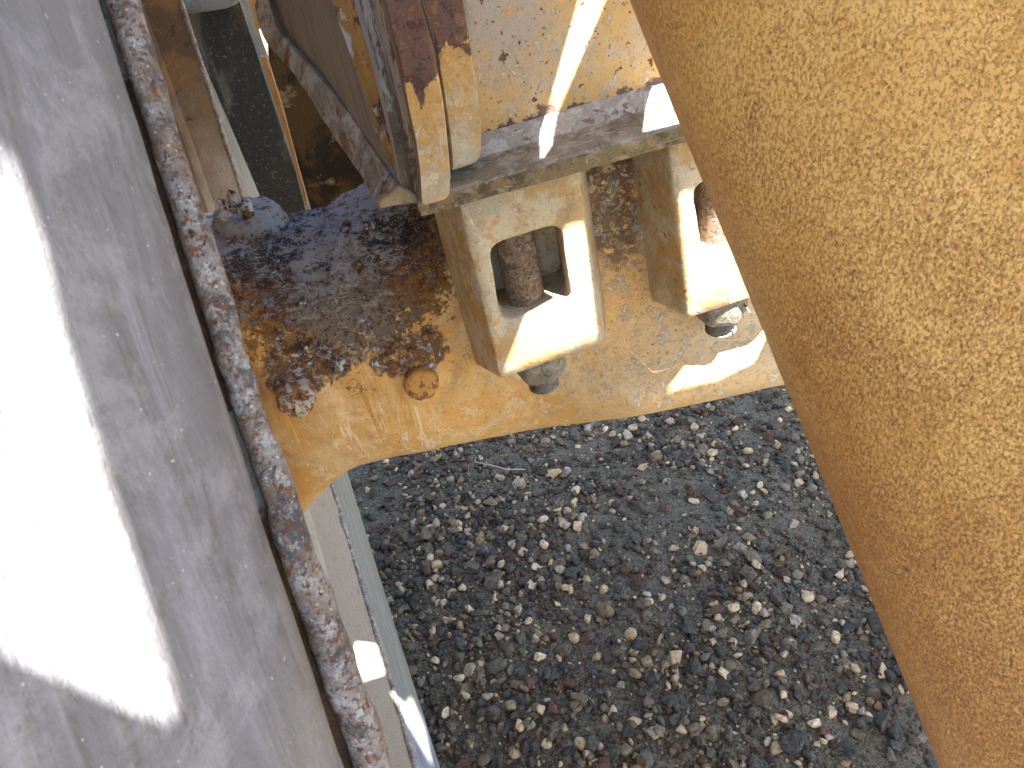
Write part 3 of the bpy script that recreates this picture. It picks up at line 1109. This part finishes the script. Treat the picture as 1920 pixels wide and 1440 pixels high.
# ------------------------------------------------------------------ chassis frame over the axle
frame = thing('chassis_frame', 'weathered tan and rust brown steel frame bracket with ribs, bolted down on the axle', 'frame', onY(1000, 330, 1.0))
# base plate: top face from Y .85 back to 1.2, its front edge crusted
def lineY(x, a, b):
    t = (x - a[0]) / (b[0] - a[0])
    return a[1] + (b[1] - a[1]) * t
PF0, PF1 = (780, 374), (1290, 229)                 # upper front edge on Y=.85
a = onY(*PF0, .86); b = onY(*PF1, .86)
dirx = (b - a).normalized()
a2 = a; b2 = a + dirx * 1.3
thk = .020
nseg = 90
top, bot = [], []
loops = []
for i in range(nseg + 1):
    c = a2.lerp(b2, i / nseg)
    j = .0016 * mnoise.noise(c * 40) + .0010 * mnoise.noise(c * 130)
    z = c.z
    loops.append([Vector((c.x, .86 + j, z - .003)), Vector((c.x, .863 + j, z)), Vector((c.x, 1.0, z + .004)), Vector((c.x, 1.2, z + .004)),
                  Vector((c.x, 1.2, z - thk)), Vector((c.x, .870, z - thk - j)), Vector((c.x, .863 + j, z - thk + .003 + j))])
bp_ = link('base_plate', rings('base_plate', loops), MT['plate'], frame, angle=R(30))
bp_.data.materials.append(MT['edge'])
for p_ in bp_.data.polygons:
    if p_.normal.y < -.8: p_.material_index = 1
# crusted lower lamination
loops = []
for i in range(nseg + 1):
    c = a2.lerp(b2, i / nseg)
    j = .003 * mnoise.noise(c * 30) + .002 * mnoise.noise(c * 110)
    z = c.z - thk
    loops.append([Vector((c.x, .869 + j, z + .001)), Vector((c.x, 1.15, z + .001)), Vector((c.x, 1.15, z - .008)), Vector((c.x, .874 - j, z - .008))])
link('shim', rings('shim', loops), MT['edge'], frame, angle=R(30))
# front face of the plate, dirt crust
# weld bead between plate and panel
loops = []
for i in range(nseg + 1):
    c = a2.lerp(b2, i / nseg)
    j = .0022 * mnoise.noise(c * 60)
    yb = .965
    loops.append([Vector((c.x, yb - .040 + j, c.z - .001)), Vector((c.x, yb - .028 + j, c.z + .006)), Vector((c.x, yb - .012 + j, c.z + .016 + j)), Vector((c.x, yb + .002, c.z + .024 + j)),
                  Vector((c.x, yb + .02, c.z - .001))])
link('weld_bead', rings('weld_bead', loops), MT['weld'], frame, angle=R(60))
# upright spotted panel
slab('upright_panel', [(840, -420), (1500, -560), (1560, 120), (880, 300)], .960, .02, MT['panel'], frame, rad=2)


def ribbon(name, cols, thick, material, parent, sub=10, amp=.001, ns=50, ang=50):
    """cols: list of polylines [(px,py,Y)...], equal length; a bent plate through them"""
    K = len(cols[0])
    rows = []
    for s in range((K - 1) * sub + 1):
        i = min(s // sub, K - 2); t = s / sub - i
        row = []
        for c in cols:
            q0, q1 = c[max(i - 1, 0)], c[i]; q2, q3 = c[i + 1], c[min(i + 2, K - 1)]
            pt = []
            for k in range(3):
                p0, p1, p2, p3 = q0[k], q1[k], q2[k], q3[k]
                pt.append(.5 * ((2 * p1) + (-p0 + p2) * t + (2 * p0 - 5 * p1 + 4 * p2 - p3) * t * t + (-p0 + 3 * p1 - 3 * p2 + p3) * t ** 3))
            row.append(onY(*pt))
        rows.append(row)
    # refine across
    fine = []
    for row in rows:
        fr = []
        for k in range(len(row) - 1):
            for t in range(5):
                fr.append(row[k].lerp(row[k + 1], t / 5))
        fr.append(row[-1])
        fine.append(fr)
    n = len(fine[0]); m_ = len(fine)
    V = [p + Vector((0, 1, .3)) * amp * mnoise.fractal(p * ns, .8, 2, 4) for r in fine for p in r]
    V += [p + Vector((0, thick, 0)) for p in V]
    F = []
    N0 = n * m_
    for i in range(m_ - 1):
        for j in range(n - 1):
            q = (i * n + j, i * n + j + 1, (i + 1) * n + j + 1, (i + 1) * n + j)
            F.append(q); F.append(tuple(N0 + x for x in reversed(q)))
    rim = [j for j in range(n)] + [i * n + n - 1 for i in range(1, m_)] + [(m_ - 1) * n + j for j in range(n - 2, -1, -1)] + [i * n for i in range(m_ - 2, 0, -1)]
    for k in range(len(rim)):
        a_, b_ = rim[k], rim[(k + 1) % len(rim)]
        F.append((b_, a_, N0 + a_, N0 + b_))
    me = pymesh(name, V, F)
    bm = bmesh.new(); bm.from_mesh(me); bmesh.ops.recalc_face_normals(bm, faces=bm.faces); bm.to_mesh(me); bm.free()
    return link(name, me, material, parent, angle=R(ang))


# two thick ribs with rounded feet
def rib(name, left, right, Y, foot_r, thick, material):
    pts = left + list(reversed(right))
    rad = [4] * len(left) + [4] * len(right)
    rad[len(left) - 1] = foot_r[0]; rad[len(left)] = foot_r[1]
    l = rpoly(pts, rad, 5, 5)
    base = lift(l, Y)
    bev = .003
    loops = [shrink(base, bev * 3), shrink(base, bev), [p + Vector((0, bev * .5, 0)) for p in shrink(base, bev * .3)], [p + Vector((0, bev * 1.5, 0)) for p in base], [p + Vector((0, thick, 0)) for p in base]]
    return link(name, rings(name, loops), material, frame, angle=R(50))


rib('rib', [(632, -300), (692, -120), (722, 0), (745, 100), (765, 200), (781, 270), (789, 330), (792, 388)],
    [(690, -300), (757, -120), (787, 0), (815, 95), (832, 195), (841, 278), (845, 330), (843, 374)], .845, (8, 16), .10, MT['leaf1'])
rib('rib', [(695, -300), (760, -120), (790, 0), (818, 95), (835, 195), (845, 278), (848, 322)],
    [(790, -300), (843, -120), (868, 0), (891, 139), (902, 222), (903, 283), (897, 306)], .885, (4, 20), .09, MT['leaf2'])
ribbon('rib_weld', [[(752, -120, .87), (784, 0, .87), (813, 95, .87), (831, 195, .87), (842, 278, .87), (846, 320, .87)],
                    [(760, -120, .862), (792, 0, .862), (819, 95, .862), (837, 195, .862), (848, 278, .862), (850, 312, .862)]], .03, MT['dustend'], frame)
# bent inner channel left of the ribs
ribbon('bent_web', [
    [(570, -200, .985), (622, 0, .955), (656, 100, .942), (690, 200, .932), (716, 280, .915), (743, 338, .905)],
    [(595, -200, .995), (643, 0, .966), (674, 100, .955), (702, 200, .944), (724, 277, .925), (746, 341, .910)],
    [(618, -200, .985), (663, 0, .955), (692, 100, .943), (716, 200, .930), (735, 278, .915), (750, 346, .90)]], .02, MT['valley'], frame, amp=.003, ns=40)
ribbon('inner_edge', [
    [(618, -200, .975), (663, 0, .944), (692, 100, .932), (716, 200, .919), (735, 278, .904), (749, 345, .892)],
    [(628, -200, .972), (673, 0, .941), (701, 100, .929), (723, 200, .915), (740, 278, .90), (752, 347, .890)]], .02, MT['grey'], frame, amp=.001)
ribbon('rib_flank', [
    [(628, -200, .975), (673, 0, .946), (701, 100, .933), (723, 200, .918), (740, 278, .903), (752, 347, .893)],
    [(650, -200, .985), (694, 0, .955), (722, 100, .942), (742, 200, .928), (757, 285, .910), (770, 362, .897)],
    [(660, -200, .962), (704, 0, .935), (731, 100, .924), (753, 200, .912), (770, 282, .900), (780, 366, .885)],
    [(672, -200, .935), (714, 0, .910), (740, 100, .904), (762, 200, .895), (778, 280, .885), (786, 368, .874)]], .02, MT['crease'], frame, amp=.003, ns=40)
ribbon('rib_side', [
    [(672, -200, .925), (714, 0, .898), (739, 100, .892), (761, 200, .884), (777, 280, .876), (786, 372, .868)],
    [(680, -200, .86), (724, 0, .858), (747, 100, .857), (767, 200, .855), (783, 280, .853), (793, 384, .850)]], .02, MT['grey'], frame)
# flat grey streaked side plate, its lip
ribbon('side_plate', [
    [(470, -200, 1.45), (506, 0, 1.34), (540, 75, 1.25), (602, 150, 1.13), (672, 240, 1.0), (738, 338, .915)],
    [(570, -200, .995), (624, 0, .96), (648, 75, .95), (674, 150, .94), (704, 240, .925), (744, 340, .905)]], .02, MT['grey'], frame, amp=.0006)
ribbon('lip_flange', [
    [(470, -40, 1.36), (494, 68, 1.27), (561, 152, 1.15), (625, 254, 1.04), (677, 329, .96), (709, 386, .90)],
    [(490, -60, 1.33), (520, 50, 1.24), (587, 131, 1.12), (660, 222, 1.01), (716, 308, .93), (745, 345, .885)]], .018, MT['lip'], frame, amp=.0035, ns=30)
slab('bar_end', [(705, 380), (744, 346), (783, 366), (790, 380), (712, 391)], .893, .05, MT['dustend'], frame, rad=3)
# far plate edge with reflected sunlight painted orange, and dark plates deeper in
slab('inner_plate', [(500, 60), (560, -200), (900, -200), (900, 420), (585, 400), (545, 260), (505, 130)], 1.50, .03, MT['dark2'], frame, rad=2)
ribbon('sunlit_plate_edge', [
    [(488, 106, 1.50), (505, 160, 1.5), (523, 215, 1.5), (546, 290, 1.5), (573, 385, 1.5)],
    [(499, 106, 1.485), (517, 160, 1.48), (533, 215, 1.48), (553, 290, 1.48), (578, 385, 1.48)]], .01, MT['orange'], frame, amp=.004, ns=40)
ribbon('sunlit_edge_top', [
    [(430, -160, 1.30), (440, -80, 1.31), (463, 0, 1.32), (480, 56, 1.33)],
    [(462, -160, 1.30), (474, -80, 1.31), (492, 0, 1.32), (501, 50, 1.33)]], .03, MT['orange'], frame, amp=.001, ns=40)  # upper piece of that edge, reflected sunlight painted in

rail = thing('cross_member', 'dark greasy upright beam behind the axle, beside the narrow bright gap', 'beam', onY(460, 400, 2.2))
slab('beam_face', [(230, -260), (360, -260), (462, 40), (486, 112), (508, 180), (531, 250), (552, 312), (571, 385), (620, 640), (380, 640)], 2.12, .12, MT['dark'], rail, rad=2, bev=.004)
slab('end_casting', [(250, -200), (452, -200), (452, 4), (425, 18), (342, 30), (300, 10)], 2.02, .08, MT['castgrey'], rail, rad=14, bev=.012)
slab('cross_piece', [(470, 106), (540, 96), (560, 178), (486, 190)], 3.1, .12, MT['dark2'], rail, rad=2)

# ------------------------------------------------------------------ big cylinder on the right
A_ = at(1180, 0, .43); B_ = at(1762, 1440, .42)
rA = (A_ - CAM).normalized(); rB = (B_ - CAM).normalized()
n_ = rA.cross(rB).normalized()
if n_.dot(r_) < 0: n_ = -n_
CR = .14
d_ = (B_ - A_).normalized()
cylA = A_ + n_ * CR - d_ * .05; cylB = B_ + n_ * CR + d_ * .7
cyl = thing('hydraulic_cylinder', 'thick leaning ochre tube freckled all over with brown rust, nearest on the right', 'cylinder', cylB)
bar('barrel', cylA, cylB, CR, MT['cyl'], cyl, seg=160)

# ------------------------------------------------------------------ added unseen deck overhead (out of frame), openings shaped to throw the sun patches
SUN_MASK_Z = 2.22


def to_sun_mask(p):
    q = p + SUN * ((SUN_MASK_Z - p.z) / SUN.z)
    return (q.x, q.y)


def world_bvh(o):
    M = WM
    return BVHTree.FromPolygons([M @ v.co for v in o.data.vertices], [tuple(p.vertices) for p in o.data.polygons])


tb, bb = world_bvh(tyre), world_bvh(barrel)
hb = BVHTree.FromPolygons([v.co.copy() for v in housing.data.vertices], [tuple(p.vertices) for p in housing.data.polygons])


def cast(b, px, py, dd):
    h = b.ray_cast(CAM, ray(px, py).normalized())[0]
    return h if h is not None else at(px, py, dd)


openings = [
    [onY(*p) for p in ((1106, -60, .96), (1170, -60, .96), (1140, 0, .96), (1047, 210, .955), (1040, 262, .90), (1016, 305, .865), (1018, 240, .94), (1085, 0, .96))],
    [onY(*p) for p in ((1226, 160, .955), (1330, 130, .955), (1330, 245, .87), (1202, 262, .87))],
    [onY(*p) for p in ((1056, 428, .9), (1094, 420, .9), (1119, 641, .9), (942, 704, .9), (988, 590, .9), (1058, 520, .9))],
    [onY(*p) for p in ((1273, 366, .9), (1420, 330, .9), (1478, 530, .9), (1295, 592, .9))],
    [cast(hb, *p, 1.1) for p in ((1375, 575), (1450, 570), (1440, 625), (1415, 680), (1350, 712), (1248, 738), (1318, 648))],
    [cast(tb, *p, .33) for p in ((14, 238), (38, 322), (84, 448), (125, 635), (212, 910), (304, 1200), (340, 1338), (334, 1374), (290, 1362), (180, 1314), (0, 1236), (0, 360))],
    [cast(bb, *p, 1.5) for p in ((668, 1205), (705, 1210), (722, 1265), (680, 1278), (662, 1240))],
    [cast(tb, *p, 1.6) for p in ((733, 1298), (760, 1320), (772, 1306), (800, 1370), (812, 1440), (790, 1400), (770, 1365))],
]
openings = [[to_sun_mask(p) for p in o] for o in openings]
for o in openings:
    print('OPENING', [(round(a, 2), round(b, 2)) for a, b in o])


def prism(pts, z0, z1):
    n = len(pts)
    V = [(x, y, z0) for x, y in pts] + [(x, y, z1) for x, y in pts]
    F = [tuple(range(n)), tuple(range(n, 2 * n))] + [(i, (i + 1) % n, n + (i + 1) % n, n + i) for i in range(n)]
    me = pymesh('sun_mask_plate', V, F)
    bm = bmesh.new(); bm.from_mesh(me); bmesh.ops.triangulate(bm, faces=bm.faces); bmesh.ops.recalc_face_normals(bm, faces=bm.faces); bm.to_mesh(me); bm.free()
    return me


sun_mask = link('sun_mask_plate', prism([(x - SUN.x / SUN.z * (2.40 - SUN_MASK_Z), y - SUN.y / SUN.z * (2.40 - SUN_MASK_Z)) for x, y in [(.06, -.46), (1.56, -.50), (1.63, -.12), (1.75, .70), (1.77, .96), (.14, 1.02), (.07, 1.35), (.06, 1.70), (-.06, 1.84), (-.30, 1.80), (-.31, 1.24), (-.24, 1.0), (-.11, .84), (-.10, .5), (-.03, .2), (.03, -.1)]], SUN_MASK_Z, SUN_MASK_Z + .006), MT['sun_mask'], None, smooth=False)  # unseen plate added to shade all but the sun patches
cut = []
for o in openings:
    c = bpy.data.objects.new('cut', prism(o, SUN_MASK_Z - .05, SUN_MASK_Z + .05)); C.objects.link(c)
    md = sun_mask.modifiers.new('b', 'BOOLEAN'); md.operation = 'DIFFERENCE'; md.solver = 'EXACT'; md.object = c
    cut.append(c)
bpy.context.view_layer.update()
me = bpy.data.meshes.new_from_object(sun_mask.evaluated_get(bpy.context.evaluated_depsgraph_get()))
bpy.data.objects.remove(sun_mask)
for c in cut: bpy.data.objects.remove(c)
sun_mask = link('sun_mask_plate', me, MT['sun_mask'], frame, smooth=False)  # added light blocker, only grouped under the frame
